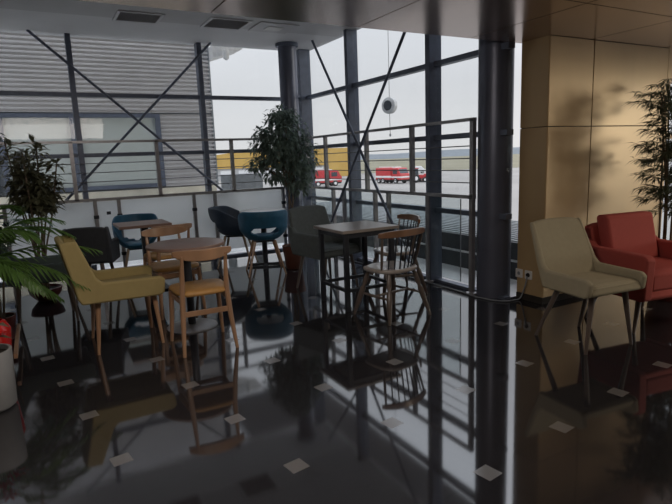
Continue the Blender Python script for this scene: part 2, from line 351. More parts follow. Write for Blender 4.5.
for y in (6.84, 5.76, 4.83, 3.885): MB().cbox((XRL, y, 1.32), (.045, .045, .73)).build('upper_post', MT['rail'], rr, smooth=0)
for y in (6.66, 6.36, 5.59, 5.30, 4.56, 3.89):
    p = MB().cbox((XRL, y, .475), (.045, .042, .95)).build('lower_post', MT['rail'], rr, smooth=0)
    MB().lathe([(.055, 0), (.055, .012), (.03, .02)], 20, (XRL, y, 0)).build('foot_flange', MT['rail'], p)
for y0, y1 in ((6.68, 7.38), (5.61, 6.34), (4.60, 5.28), (4.06, 4.54)):
    q = MB().box((XRL+.004, y0, .09), (XRL+.012, y1, .93)).build('clear_panel', MT['clearglass'], rr, smooth=0)
    MB().box((XRL+.003, y0-.003, .09), (XRL+.013, y0+.002, .93)).box((XRL+.003, y1-.002, .09), (XRL+.013, y1+.003, .93)).build('panel_edge', MT['greybox'], q, smooth=0)

# ---- ceiling vents and lamp
def vent(x0, y0, x1, y1, label):
    o = thing('ceiling_vent', label, 'air vent', ((x0+x1)/2, (y0+y1)/2, ZC-.004), 0, 'square air vents in the upper ceiling')
    a, b = (x1-x0)/2, (y1-y0)/2
    fr = MB().box((-a, -b, -.012), (a, -b+.03, 0)).box((-a, b-.03, -.012), (a, b, 0)).box((-a, -b+.03, -.012), (-a+.03, b-.03, 0)).box((a-.03, -b+.03, -.012), (a, b-.03, 0))
    fr.build('frame', MT['band'], o, smooth=0)
    MB().box((-a+.03, -b+.03, -.002), (a-.03, b-.03, -.0005)).build('backing', MT['joint'], o, smooth=0)
    sl = MB(); n = 8
    for i in range(n):
        y = -b+.06+(2*b-.12)*i/(n-1); sl.bar((-a+.03, y, -.008), (a-.03, y, -.008), .016, .003, (0, -.75, .66))
    sl.build('slats', MT['band'], o, smooth=0)
vent(.96, 6.25, 1.44, 6.67, 'square slatted air vent left of the other in the ceiling')
vent(1.93, 6.18, 2.42, 6.64, 'square slatted air vent nearer the ceiling lamp')
o = thing('ceiling_lamp', 'flat square ceiling fitting with a small pale lamp in its middle', 'lamp', (2.77, 6.40, ZC-.004))
MB().box((-.25, -.22, -.012), (.25, .22, 0)).build('housing', MT['ceil'], o, smooth=0, bevel=.003)
MB().box((-.10, -.08, -.020), (.10, .08, -.012)).build('diffuser', MT['white'], o, smooth=0)

# ---- sockets and cable
for y, lb in ((3.49, 'white wall socket at the base of the gold wall, the empty one nearer the window'), (3.38, 'white wall socket at the base of the gold wall, with a black plug in it')):
    o = thing('wall_socket', lb, 'socket', (3.882, y, .245), 0, 'sockets on the gold wall')
    MB().box((-.010, -.041, -.041), (0, .041, .041)).build('plate', MT['white'], o, bevel=.004)
    if y < 3.45: MB().lathe([(.020, 0), (.020, .004), (.018, .012)], 16).build('plug_hole', MT['black_pl'], o).matrix_local = Matrix.Translation((-.010, 0, 0)) @ Matrix.Rotation(-PI/2, 4, 'Y')
    else: MB().lathe([(.017, 0), (.017, .001)], 16).build('plug_hole', MT['greybox'], o).matrix_local = Matrix.Translation((-.010, 0, 0)) @ Matrix.Rotation(-PI/2, 4, 'Y')
cb = [(3.86, 3.38, .235), (3.845, 3.385, .16), (3.85, 3.42, .07), (3.835, 3.44, .016), (3.78, 3.45, .010), (3.70, 3.46, .010), (3.62, 3.55, .010), (3.58, 3.75, .010), (3.60, 4.0, .010), (3.60, 4.5, .010), (3.61, 5.2, .010), (3.60, 6.4, .010)]
def smooth_path(p, k=6):
    p = [Vector(q) for q in p]; o = []
    for i in range(len(p)-1):
        a, b, c, d = p[max(i-1, 0)], p[i], p[i+1], p[min(i+2, len(p)-1)]
        for j in range(k):
            t = j/k; o.append(.5*((2*b)+(c-a)*t+(2*a-5*b+4*c-d)*t*t+(3*b-a-3*c+d)*t**3))
    return o+[p[-1]]
tag(MB().tube(smooth_path(cb), .006, 8).build('power_cable', MT['greybox']), 'thin dark power cable from the wall socket along the floor under the railing', 'cable')

# ================================================================= OUTSIDE
nb = thing('annex_building', 'grey corrugated building outside the left window', 'building', (0, 11, 0))
Z0, Z1 = .92, 5.2
prof = []; pitch_ = .078; z = Z0
while z < Z1:
    prof += [(0, z), (-.032, z+pitch_*.18), (-.032, z+pitch_*.50), (0, z+pitch_*.75)]; z += pitch_
cl = MB()
def clad(x0, x1, za, zb):
    pts = [(y, zz) for y, zz in prof if za-.001 <= zz <= zb+.001]
    vs = [(xx, y, zz) for y, zz in pts for xx in (x0, x1)]; cl.add(vs, [(2*i, 2*i+1, 2*i+3, 2*i+2) for i in range(len(pts)-1)])
WZ0, WZ1 = .955, 2.34
clad(-5.5, 3.30, WZ1, Z1); clad(2.26, 3.30, Z0, WZ1)
cl.build('cladding', MT['clad'], nb, smooth=0)
MB().box((-5.5, .05, -3.6), (3.30, 2.5, Z1)).build('wall_core', MT['greybox'], nb, smooth=0)
MB().box((-5.5, -.03, -3.6), (3.28, .05, Z0)).build('base_wall', MT['creamwall'], nb, smooth=0)
MB().box((3.285, -.03, Z0), (3.325, .05, Z1)).build('corner_strip', MT['greybox'], nb, smooth=0)
for x0, x1 in ((-4.6, -2.4), (-2.25, -.55), (-.45, .76), (.76, 2.26)):
    fr = MB().box((x0, -.05, WZ0), (x0+.09, .05, WZ1)).box((x1-.09, -.05, WZ0), (x1, .05, WZ1)).box((x0+.09, -.05, WZ0), (x1-.09, .05, WZ0+.07)).box((x0+.09, -.05, WZ1-.07), (x1-.09, .05, WZ1))
    f = fr.build('window_frame', MT['greybox'], nb, smooth=0); f.data.materials[0] = MT['frame']
    MB().box((x0+.09, -.0, WZ0+.07), (x1-.09, .04, WZ1-.07)).build('pane', MT['winpane'], f, smooth=0)
MB().prism([(3.32, 3.62), (3.95, 3.60), (3.32, 3.38)], -.3, .3).build('eave_bracket', MT['alu'], nb, smooth=0)
o = thing('surveillance_camera', 'small white camera hanging at the corner of the corrugated building', 'camera', (3.55, 10.6, 3.50))
MB().cbox((0, 0, .06), (.03, .03, .22)).build('bracket', MT['alu'], o, smooth=0)
MB().lathe([(.02, -.16), (.055, -.13), (.065, -.05), (.065, .02), (.03, .03)], 20).build('housing', MT['alu'], o)
S(MB().box((-5.5, YG+.12, 5.2), (6.6, 9.2, 5.5)).box((3.9, 9.2, 5.2), (6.6, 14, 5.5)).box((XG+.1, 2.0, 5.2), (6.6, YG+.12, 5.5)).box((XW, YG+.08, ZC+.2), (XG+.1, YG+.2, 5.2)).build('ceiling', MT['soffit'], smooth=0), 'dark canopy over the terrace outside')
S(MB().box((-5.5, YG+.15, -.2), (4.5, 10.95, -.02)).box((XG+.15, 3.6, -.2), (4.5, YG+.15, -.02)).build('floor', MT['deck'], smooth=0), 'pale paved terrace outside the windows')
lr = S(MB().box((4.5, 3.6, -.2), (4.56, 10.9, .39)).build('trim_4', MT['upstand'], smooth=0), 'low dark upstand along the terrace edge')
MB().box((4.47, 3.6, .18), (4.5, 10.9, .20)).build('edge_strip', MT['alu'], lr, smooth=0)
rf = MB(); x = 4.56
while x < 6.0:
    rf.box((x, 3.6, .30), (x+.05, 10.9, .40)); rf.box((x+.05, 3.6, .30), (x+.12, 10.9, .375)); x += .12
S(rf.build('roof', MT['roof'], smooth=0), 'low ribbed grey roof beyond the terrace upstand')
S(MB().box((4.56, 3.6, -3.6), (6.0, 10.9, .29)).build('wall_outer', MT['greybox'], smooth=0), 'grey wall under the ribbed roof')
# ventilation cabinet on the terrace, seen through the left window
o = thing('ventilation_cabinet', 'grey metal cabinet outside, below the yellow hangar', 'cabinet', (3.35, 9.6, -.02))
MB().box((-.32, -.25, .80), (.32, .25, 1.17)).build('cabinet_body', MT['greybox'], o, bevel=.01)
for x in (-.28, .28): MB().cbox((x, 0, .40), (.04, .4, .80)).build('leg', MT['greybox'], o, smooth=0)
# hanging disc outside
o = thing('hanging_disc', 'round white-rimmed disc hanging on a cord outside the right window', 'hanging disc', (4.85, 6.95, 2.13), math.radians(-70))
MB().lathe([(.0, -.05), (.085, -.05), (.12, -.035), (.125, 0), (.12, .035), (.085, .05), (0, .05)], 40).build('rim', MT['alu'], o).rotation_euler = (PI/2, 0, 0)
for s_ in (-1, 1): MB().lathe([(.0, 0), (.075, 0), (.072, .004), (0, .005)], 32).build('face', MT['cabglass'], o).matrix_local = Matrix.Translation((0, s_*.0505, 0)) @ Matrix.Rotation(-s_*PI/2, 4, 'X')
MB().tube([(0, 0, .12), (0, 0, 3.07)], .004, 6).build('hanging_cord', MT['wire'], o)
MB().tube([(0, 0, -.12), (.005, 0, -.42)], .004, 6).build('tail_cord', MT['wire'], o)
MB().cbox((.005, 0, -.44), (.02, .02, .04)).build('weight', MT['greybox'], o)

# airfield
GZ = -3.6
S(MB().box((-150, 12, GZ-.5), (500, 320, GZ)).box((6.2, -80, GZ-.5), (500, 12, GZ)).build('ground', MT['apron'], smooth=0), 'pale concrete airfield apron')
fwd = Vector((.482, .876, 0)); lat = Vector((.876, -.482, 0))
def far(D, L, z=GZ): v = fwd*D+lat*L; return Vector((v.x, v.y, z))
gm = MB(); P4 = [far(168, -500), far(168, 700), far(1500, 2600), far(1500, -2000)]
gm.add([(p.x, p.y, GZ+.03) for p in P4] + [(p.x, p.y, GZ-.6) for p in P4], [(0,1,2,3),(7,6,5,4),(0,4,5,1),(1,5,6,2),(2,6,7,3),(3,7,4,0)])
S(gm.build('ground', MT['grass'], smooth=0), 'dry grass of the airfield')
hl = MB(); n = 70; vs = []
for i in range(n):
    L = -1200+2600*i/(n-1); hh = 11+2.5*math.sin(i*.31)+1.5*math.sin(i*.83+1)+(2.5 if i > 32 else 0)
    for D, zz in ((1000, GZ), (1060, GZ+hh*.75), (1150, GZ+hh), (1300, GZ)): vs.append(far(D, L, zz))
hl.add(vs, [(4*i+j, 4*i+4+j, 4*i+5+j, 4*i+1+j) for i in range(n-1) for j in range(3)])
tag(hl.build('hills', MT['hill']), 'low hazy hills along the airfield horizon', 'hills', kind='structure')
# hangar
hd = thing('hangar', 'yellow roofed hangar beyond the apron', 'building', far(150, -16), -math.radians(28.8))
MB().box((-22, 0, 0), (15, 16, 3.2)).build('side_wall', MT['hwhite'], hd, smooth=0)
MB().prism([(-22, 4.3), (-22, 6.4), (-15, 7.1), (-8, 7.9), (0, 6.8), (4, 7.7), (15, 8.0), (15, 3.2), (-22, 3.2)], -.3, 17).build('roof', MT['hangar'], hd, smooth=0)
MB().box((15, -.2, 0), (20.4, 16, 7.7)).build('end_bay', MT['hangar'], hd, smooth=0)
for x in (-20, -15, -10, -5, 0, 5, 10):
    MB().box((x, -.15, .3), (x+3.4, 0, 2.6)).build('door', MT['alu'], hd, smooth=0)
def wheel(o, x, y, r, w_=.35):
    k = MB().lathe([(.0, -w_/2), (r*.9, -w_/2), (r, -w_/2+.05), (r, w_/2-.05), (r*.9, w_/2), (0, w_/2)], 20).build('wheel', MT['tyre'], o); k.location = (x, y, r); k.rotation_euler = (PI/2, 0, 0)
    h = MB().lathe([(0, -w_/2-.02), (r*.5, -w_/2-.02), (r*.5, w_/2+.02), (0, w_/2+.02)], 16).build('hub', MT['alu'], k)
def fire_truck(loc, rz, label):
    o = thing('fire_truck', label, 'fire engine', loc, rz, 'fire engines on the apron')
    MB().prism([(-3.3, .7), (-3.3, 2.85), (.7, 2.85), (.7, .7)], -1.2, 1.2).build('tank_body', MT['truckred'], o, bevel=.06)
    cb_ = MB().prism([(.85, .7), (.85, 2.8), (2.5, 2.8), (3.0, 1.8), (3.2, 1.7), (3.2, .7)], -1.15, 1.15).build('cab', MT['truckred'], o, bevel=.06)
    MB().prism([(2.45, 2.6), (2.62, 2.6), (3.02, 1.85), (2.85, 1.85)], -1.0, 1.0).box((1.2, -1.17, 1.75), (2.3, 1.17, 2.5)).build('cab_window', MT['cabglass'], cb_, smooth=0)
    MB().box((-3.32, -1.22, 1.05), (.72, 1.22, 1.4)).box((.83, -1.17, 1.05), (3.22, 1.17, 1.3)).build('white_stripe', MT['alu'], o, smooth=0)
    MB().box((-3.2, -1.05, .45), (3.1, 1.05, .75)).build('chassis', MT['tyre'], o, smooth=0)
    MB().box((.9, -.8, 2.8), (1.5, .8, 3.0)).build('light_bar', MT['alu'], o, bevel=.03)
    MB().bar((-2.9, -.5, 3.0), (.5, -.5, 3.0), .3, .12).build('ladder', MT['alu'], o, smooth=0)
    for x in (-2.5, -1.4, 1.9):
        for y in (-1.05, 1.05): wheel(o, x, y, .52)
    return o
ft = fire_truck(far(100, 11.0), -math.radians(28.8)-math.radians(52), 'red fire engine with a long tank body parked on the apron')
fire_truck(far(98, -1.8), -math.radians(28.8)+math.radians(20), 'red fire engine half hidden behind the corner mullion')
o = thing('tractor', 'small red tractor with a dark cab to the right of the fire engine', 'tractor', far(100, 15.6), -math.radians(28.8)+math.radians(15))
MB().prism([(-.1, .7), (-.1, 1.4), (1.5, 1.3), (1.55, .7)], -.4, .4).build('bonnet', MT['truckred'], o, bevel=.06)
MB().prism([(-1.3, .8), (-1.25, 2.5), (-.1, 2.5), (.0, .8)], -.6, .6).build('cab', MT['cabglass'], o, bevel=.06)
MB().box((-1.35, -.65, 2.5), (0, .65, 2.62)).build('cab_roof', MT['truckred'], o, bevel=.03)
MB().box((1.5, -.7, .5), (2.0, .7, 1.5)).build('front_loader', MT['truckred'], o, bevel=.05)
for y in (-.75, .75): wheel(o, -.7, y, .75); wheel(o, 1.1, y, .45)
for D, L, lb in ((150, 23.4, 'white box van far off beside the fire engine'), (140, 26, 'small white service vehicle at the edge of the grass, nearer the thick column')):
    o = thing('service_van', lb, 'van', far(D, L), -math.radians(28.8), 'white vans at the edge of the grass')
    MB().prism([(-1.8, .4), (-1.8, 1.9), (1.0, 1.9), (1.6, 1.2), (2.1, 1.0), (2.1, .4)], -.85, .85).build('body', MT['alu'], o, bevel=.08)
    for x in (-1.1, 1.3):
        for y in (-.8, .8): wheel(o, x, y, .35, .25)

# ================================================================= FURNITURE
def leg_mesh(name, a, b, r0, r1, m, parent, n=10):
    return MB().tube([a, Vector(a).lerp(Vector(b), .5), b], [r0, (r0+r1)/2, r1], n).build(name, m, parent)

def armchair(name, label, cat, loc, rz, m, legm, W=.60, arm_z=.56, back_z=.86, back_w=.50, group=None, leg_h=.40, thick=.055, cushion_h=.47, lean=.14, front=.31, rear=-.26, wing=0, side=.06, feet=(-.24, .225)):
    """front is +X; upholstered shell on four splayed tapering legs"""
    o = thing(name, label, cat, loc, rz, group)
    hw = W/2
    MB().prism([(rear+.02, leg_h+.005), (rear, leg_h+.07), (front-.02, leg_h+.07), (front, leg_h+.01), (front-.03, leg_h-.005)], -hw+thick*.8, hw-thick*.8).build('seat_base', m, o, bevel=.02, seg=3)
    zb = leg_h+.02
    def bx(t): return rear-lean*t**1.1
    vs = []; rows = 9; cols = 9
    for sd in (0, 1):
        for i in range(rows):
            t = i/(rows-1); z = zb+(back_z-zb)*t; x = bx(t)
            wv = (hw-.004)*(1-t)+(back_w/2)*t; th = thick*(1.25-.45*t)
            for j in range(cols):
                q = -1+2*j/(cols-1); zz = z - (.022*t**6)*abs(q)**4
                vs.append((x+(th if sd else 0)-.022*(1-q*q)*(.4+.6*t), q*wv, zz))
    N = rows*cols; fs = []
    for i in range(rows-1):
        for j in range(cols-1):
            a = i*cols+j; fs.append((a, a+1, a+cols+1, a+cols)); fs.append((N+a, N+a+cols, N+a+cols+1, N+a+1))
    for j in range(cols-1):
        fs.append((j, N+j, N+j+1, j+1)); a = (rows-1)*cols+j; fs.append((a, a+1, N+a+1, N+a))
    for i in range(rows-1):
        a = i*cols; fs.append((a, a+cols, N+a+cols, N+a)); a += cols-1; fs.append((a, N+a, N+a+cols, a+cols))
    MB().add(vs, fs).build('backrest', m, o, bevel=.014, seg=3, smooth=50)
    # side panels: arm in front, wing rising along the back; they lean in with the narrowing back
    ta = (arm_z+.06-zb)/(back_z-zb)
    for sg in (-1, 1):
        outl = [(rear+.015, leg_h), (rear-.008, leg_h+.05), (bx(ta)-.004, arm_z+.06)]
        inner = [(bx(ta)+side+.01, arm_z+.045), (bx(ta)+side+.055, arm_z+.002)]
        if wing:
            outl += [(bx(.97)-.006, back_z-.014)]; inner = [(bx(1)+wing*.75, back_z-.008), (bx(ta)+wing+.01, arm_z+.04), (bx(ta)+wing+.05, arm_z+.002)]
        poly = outl+inner+[(front-.02, arm_z-.005), (front+.012, arm_z-.03), (front, leg_h+.01), (front-.03, leg_h-.006)]
        vs = []
        for x, z in poly:
            t = max(0, (z-arm_z)/(back_z-arm_z)); yo = hw*(1-t)+(back_w/2+.004)*t; vs.append((x, sg*yo, z))
        for x, z in poly:
            t = max(0, (z-arm_z)/(back_z-arm_z)); yo = hw*(1-t)+(back_w/2+.004)*t; vs.append((x, sg*(yo-thick*(1-.35*t)), z))
        n = len(poly); MB().add(vs, [tuple(range(n)), tuple(range(2*n-1, n-1, -1))]+[(i, i+n, (i+1) % n+n, (i+1) % n) for i in range(n)]).build('armrest', m, o, bevel=.015, seg=3, smooth=50)
    MB().prism([(rear+.03, leg_h+.06), (rear+.025, cushion_h), (front-.05, cushion_h+.006), (front-.012, cushion_h-.02), (front-.015, leg_h+.06)], -hw+thick+.004, hw-thick-.004).build('seat_cushion', m, o, bevel=.022, seg=3, smooth=50)
    for sx, ex in ((max(rear+.06, -.20), feet[0]), (.20, feet[1])):
        for sy in (-1, 1): leg_mesh('leg', (sx, sy*(hw-.12), leg_h), (ex, sy*(hw-.055), 0), .021, .011, legm, o)
    return o

armchair('armchair', 'mustard olive upholstered armchair on wooden legs, left of the round table', 'armchair', (.51, 4.43, 0), 0, MT['yellow'], MT['wood'], rear=-.33, front=.265, lean=.085, wing=.15, arm_z=.545, W=.58, back_z=.87)
armchair('armchair', 'pale olive upholstered armchair on wooden legs in front of the gold wall', 'armchair', (3.36, 2.42, 0), math.radians(-96.5), MT['cream'], MT['darkwood'], W=.54, arm_z=.53, back_z=.865, back_w=.47, lean=.17, rear=-.15, front=.27, wing=.05, thick=.045)
ra = armchair('armchair', 'brick red upholstered armchair at the right edge in front of the bamboo', 'armchair', (4.12, 2.47, 0), math.radians(-99), MT['red'], MT['darkwood'], W=.74, arm_z=.61, back_z=.78, back_w=.64, thick=.085, cushion_h=.48, leg_h=.27, lean=.07, rear=-.22, front=.34)
MB().prism([(-.17, .46), (-.26, .845), (-.14, .85), (-.05, .47)], -.25, .26).build('back_cushion', MT['red'], ra, bevel=.035, seg=4, smooth=50)
armchair('armchair', 'dark grey green armchair with a tall leaning back beside the pale fan palm', 'armchair', (-.03, 5.50, 0), math.radians(2), MT['green'], MT['darkwood'], back_z=.95, W=.56, rear=-.28, lean=.19, wing=.12)
armchair('armchair', 'black low armchair at the left side of the square wooden table', 'armchair', (.46, 6.10, 0), math.radians(72), MT['black'], MT['darkwood'], back_z=.79, arm_z=.62, W=.44, lean=.05, back_w=.42, rear=-.22, front=.20, wing=.1)
armchair('armchair', 'slate grey armchair tucked under the far side of the table with four black legs', 'armchair', (2.63, 4.99, 0), math.radians(-80), MT['slate'], MT['darkwood'], back_z=.87, arm_z=.62, W=.58, leg_h=.38, lean=.10, back_w=.48, rear=-.24, front=.27)

def wood_chair(label, loc, rz):
    o = thing('dining_chair', label, 'chair', loc, rz, 'wooden chairs with tan seats')
    m = MT['wood']
    pts = []
    for i in range(40):
        t = 2*PI*i/40; c, s = math.cos(t), math.sin(t); q = 4.5
        x = .205*math.copysign(abs(c)**(2/q), c); y = .198*math.copysign(abs(s)**(2/q), s); y *= 1+.08*(x/.2); pts.append((x, y))
    sb = MB(); rings = [(.93, .425), (1, .433), (1.01, .447), (.97, .46), (.8, .468), (.4, .466)]
    vs = [(x*k, y*k, z) for k, z in rings for x, y in pts]; N = 40
    fs = [(i*N+k, i*N+(k+1) % N, (i+1)*N+(k+1) % N, (i+1)*N+k) for i in range(len(rings)-1) for k in range(N)] + [tuple(range(N-1, -1, -1)), tuple((len(rings)-1)*N+k for k in range(N))]
    sb.add(vs, fs).build('seat', MT['tan'], o, smooth=60)
    for s in (-1, 1):
        MB().tube([(-.235, s*.195, 0), (-.19, s*.175, .25), (-.175, s*.162, .45), (-.20, s*.158, .60), (-.235, s*.155, .735)], [.012, .019, .020, .016, .011], 10).build('back_leg', m, o)
        MB().tube([(.20, s*.205, 0), (.18, s*.19, .22), (.17, s*.18, .425)], [.012, .018, .019], 10).build('front_leg', m, o)
        MB().bar((-.18, s*.166, .385), (.17, s*.181, .385), .018, .04).build('side_rail', m, o, bevel=.004)
    MB().bar((-.186, -.17, .30), (-.186, .17, .30), .018, .04).build('stretcher', m, o, bevel=.004)
    MB().bar((.172, -.18, .385), (.172, .18, .385), .018, .04).build('front_rail', m, o, bevel=.004)
    # bent top rail, arms sweeping slightly forward
    vs = []; n = 25
    for i in range(n):
        u = -1+2*i/(n-1); y = u*.212; x = -.258+.085*u*u; hh = .042*(1-.55*abs(u)**3); zc = .735+.012*u*u; th = .011
        vs += [(x-th-.01, y, zc-hh), (x+th-.0, y, zc-hh), (x+th-.006, y, zc+hh), (x-th-.016, y, zc+hh)]
    fs = [(4*i+a, 4*i+(a+1) % 4, 4*i+4+(a+1) % 4, 4*i+4+a) for i in range(n-1) for a in range(4)] + [(3, 2, 1, 0), (4*n-4, 4*n-3, 4*n-2, 4*n-1)]
    MB().add(vs, fs).build('top_rail', m, o, bevel=.005)
    return o
w1 = wood_chair('wooden chair with tan seat seen from behind, in front of the round table', (1.00, 3.99, 0), math.radians(88))
w2 = copy_tree(w1); w2.location = (1.04, 5.06, 0); w2.rotation_euler.z = math.radians(-84); w2['label'] = 'wooden chair with tan seat at the far side of the round table'
w3 = copy_tree(w1); w3.location = (1.13, 5.72, 0); w3.rotation_euler.z = math.radians(100); w3['label'] = 'wooden chair with tan seat at the near side of the square wooden table'

def shell_chair(label, loc, rz, m, legm, name='shell_chair', hole=(.72, .085, .565)):
    o = thing(name, label, 'chair', loc, rz, 'blue tub chairs with an open back')
    na, nv = 48, 16; vs = []
    def H(a):   # rim height, a = angle from the back
        a = abs(a); 
        t = max(0, min(1, (a-.95)/1.15)); t = t*t*(3-2*t); h1 = .79*(1-t)+.645*t
        t2 = max(0, min(1, (a-1.9)/.75)); t2 = t2*t2*(3-2*t2); return h1*(1-t2)+.462*t2
    for i in range(nv+1):
        v = i/nv
        for k in range(na):
            a = -PI+2*PI*k/na; hh = H(a); z = .425+(hh-.425)*v
            f = min(1, (z-.425)/.30); r = .16+.105*math.sin(min(1, f*1.9)*PI/2)+.02*f
            if v == 0: r = .15
            x, y = -math.cos(a)*r, math.sin(a)*r*1.04
            if abs(a) < 1.57: x -= .05*max(0, f)**1.3*math.cos(a)**.5
            vs.append((x, y, z))
    fs = []
    for i in range(nv):
        for k in range(na):
            a = -PI+2*PI*(k+.5)/na
            z = .425+(H(a)-.425)*(i+.5)/nv
            lim = hole[1] - hole[1]*.55*(abs(a)/hole[0])**2
            if abs(a) < hole[0] and abs(z-hole[2]) < lim: continue
            fs.append((i*na+k, i*na+(k+1) % na, (i+1)*na+(k+1) % na, (i+1)*na+k))
    fs.append(tuple(range(na-1, -1, -1)))
    MB().add(vs, fs).build('shell', m, o, solid=.022, sub=1, smooth=80)
    MB().lathe([(.15, .43), (.195, .44), (.205, .455), (.19, .472), (.1, .478)], 32, (.01, 0, 0)).build('seat_pad', m, o, smooth=60)
    MB().cbox((0, 0, .408), (.26, .26, .02)).build('seat_frame', MT['blackmetal'], o, bevel=.005)
    for sx in (-1, 1):
        for sy in (-1, 1): leg_mesh('leg', (sx*.12, sy*.12, .41), (sx*.225, sy*.225, 0), .018, .010, legm, o)
    return o
b1 = shell_chair('petrol blue tub chair with an open back, facing away at the round white table', (2.40, 6.20, 0), math.radians(74), MT['blue'], MT['wood'], hole=(.62, .050, .540))
b2 = shell_chair('shade-darkened blue tub chair at the left side of the round white table', (2.28, 6.90, 0), math.radians(-30), MT['shaded_blue'], MT['palewood'])
b3 = shell_chair('petrol blue tub chair facing forward behind the square wooden table', (.99, 6.72, 0), math.radians(-100), MT['blue'], MT['palewood'])
b3.scale = (.90, .86, 1.0)

def windsor(label, loc, rz):
    o = thing('spindle_chair', label, 'chair', loc, rz, 'spindle back chairs with pale seats')
    m = MT['darkwood']
    N = 44; pts = []
    for i in range(N):
        t = 2*PI*i/N; c, s = math.cos(t), math.sin(t); q = 3.0
        x = .20*math.copysign(abs(c)**(2/q), c); y = .215*math.copysign(abs(s)**(2/q), s)*(1+.10*math.copysign(abs(c), c)); pts.append((x, y))
    rings = [(.90, .405), (.98, .410), (1, .422), (1, .432), (.96, .440), (.85, .441), (.5, .434)]
    vs = [(x*k, y*k, z) for k, z in rings for x, y in pts]
    fs = [(i*N+k, i*N+(k+1) % N, (i+1)*N+(k+1) % N, (i+1)*N+k) for i in range(len(rings)-1) for k in range(N)] + [tuple(range(N-1, -1, -1)), tuple((len(rings)-1)*N+k for k in range(N))]
    MB().add(vs, fs).build('seat', MT['seatpad'], o, smooth=60)
    for sx in (-1, 1):
        for sy in (-1, 1):
            a = Vector((sx*.13, sy*.14, .408)); b = Vector((sx*.235, sy*.235, 0)); r = [.013, .020, .022, .014, .024, .024, .018, .011]
            MB().tube([a.lerp(b, t) for t in (0, .12, .26, .34, .42, .60, .82, 1)], r, 12).build('leg', m, o)
    for sy in (-1, 1): MB().tube([(-.185, sy*.188, .20), (0, sy*.19, .20), (.185, sy*.188, .20)], [.009, .014, .009], 8).build('stretcher', m, o)
    MB().tube([(0, -.19, .20), (0, 0, .20), (0, .19, .20)], [.009, .014, .009], 8).build('stretcher', m, o)
    def arc(u, h): return Vector((-.165-.055*h+.075*u*u*(1-.2*h), u*(.185+.045*h), .435+.30*h))
    for i in range(9):
        u = -1+2*i/8; th = .011 if i in (0, 8) else .0062
        MB().tube([arc(u, 0), arc(u, .33), arc(u, .66), arc(u, 1)], [th*.9, th*1.15, th, th*.8], 8).build('spindle', MT['blackmetal'] if 0 < i < 8 else m, o)
    vs = []; n = 25
    for i in range(n):
        u = -1.12+2.24*i/(n-1); p = arc(u, 1); hh = .030*(1-.35*abs(u/1.12)**4); z = p.z+.012-.006*u*u
        vs += [(p.x-.012, p.y, z-hh), (p.x+.012, p.y, z-hh), (p.x+.008, p.y, z+hh), (p.x-.016, p.y, z+hh)]
    fs = [(4*i+a, 4*i+(a+1) % 4, 4*i+4+(a+1) % 4, 4*i+4+a) for i in range(n-1) for a in range(4)] + [(3, 2, 1, 0), (4*n-4, 4*n-3, 4*n-2, 4*n-1)]
    MB().add(vs, fs).build('top_rail', MT['railwood'], o, bevel=.006)
    return o
s1 = windsor('dark wooden spindle back chair seen from behind, near side of the black legged table', (2.61, 3.765, 0), math.radians(97))
s2 = copy_tree(s1); s2.location = (3.12, 4.42, 0); s2.rotation_euler.z = math.radians(168); s2['label'] = 'dark wooden spindle back chair on the window side of the black legged table'

# ---- tables
o = thing('round_table', 'round brown wooden table on a pedestal between the tan seated chairs', 'table', (1.04, 4.49, 0))
MB().lathe([(.30, .695), (.315, .70), (.318, .71), (.315, .722), (.30, .725)], 64).build('table_top', MT['topwood'], o, smooth=40)
MB().lathe([(.032, .02), (.032, .695)], 24).build('pedestal', MT['blackmetal'], o)
MB().lathe([(.21, 0), (.21, .008), (.19, .016), (.05, .026)], 48).build('base_plate', MT['rail'], o)
o = thing('square_table', 'square brown wooden table on a black pedestal in front of the blue tub chair', 'table', (1.0, 6.20, 0))
MB().cbox((-.02, 0, .735), (.54, .52, .03)).build('table_top', MT['topwood'], o, bevel=.004)
MB().cbox((0, 0, .37), (.075, .075, .70)).build('pedestal', MT['blackmetal'], o, bevel=.006)
MB().cbox((0, 0, .01), (.40, .40, .016)).build('base_plate', MT['blackmetal'], o, bevel=.004)
o = thing('round_table', 'round white table between the blue tub chairs by the window corner', 'table', (2.56, 6.60, 0))
MB().lathe([(.285, .72), (.30, .725), (.30, .738), (.29, .742)], 64).build('table_top', MT['whitetop'], o, smooth=40)
MB().lathe([(.035, .02), (.035, .72)], 24).build('pedestal', MT['blackmetal'], o)
MB().bar((-.22, .1, .022), (.22, -.1, .022), .045, .035).bar((-.1, -.22, .022), (.1, .22, .022), .045, .035).build('cross_base', MT['blackmetal'], o, bevel=.006)
o = thing('square_table', 'greyish square table with four black legs and low crossbars beside the spindle back chairs', 'table', (2.59, 4.31, 0))
MB().cbox((0, 0, .728), (.60, .57, .028)).build('table_top', MT['greytop'], o, bevel=.004)
for sx in (-1, 1):
    MB().bar((sx*.245, -.24, .69), (sx*.245, .24, .69), .03, .045).build('apron', MT['blackmetal'], o, smooth=0)
    MB().bar((-.245, sx*.235, .69), (.245, sx*.235, .69), .03, .045).build('apron', MT['blackmetal'], o, smooth=0)
    MB().bar((sx*.245, -.235, .19), (sx*.245, .235, .19), .028, .028).build('crossbar', MT['blackmetal'], o, smooth=0)
    MB().bar((-.245, sx*.235, .19), (.245, sx*.235, .19), .028, .028).build('crossbar', MT['blackmetal'], o, smooth=0)
    for sy in (-1, 1): MB().cbox((sx*.245, sy*.235, .357), (.042, .042, .714)).build('leg', MT['blackmetal'], o, bevel=.004)

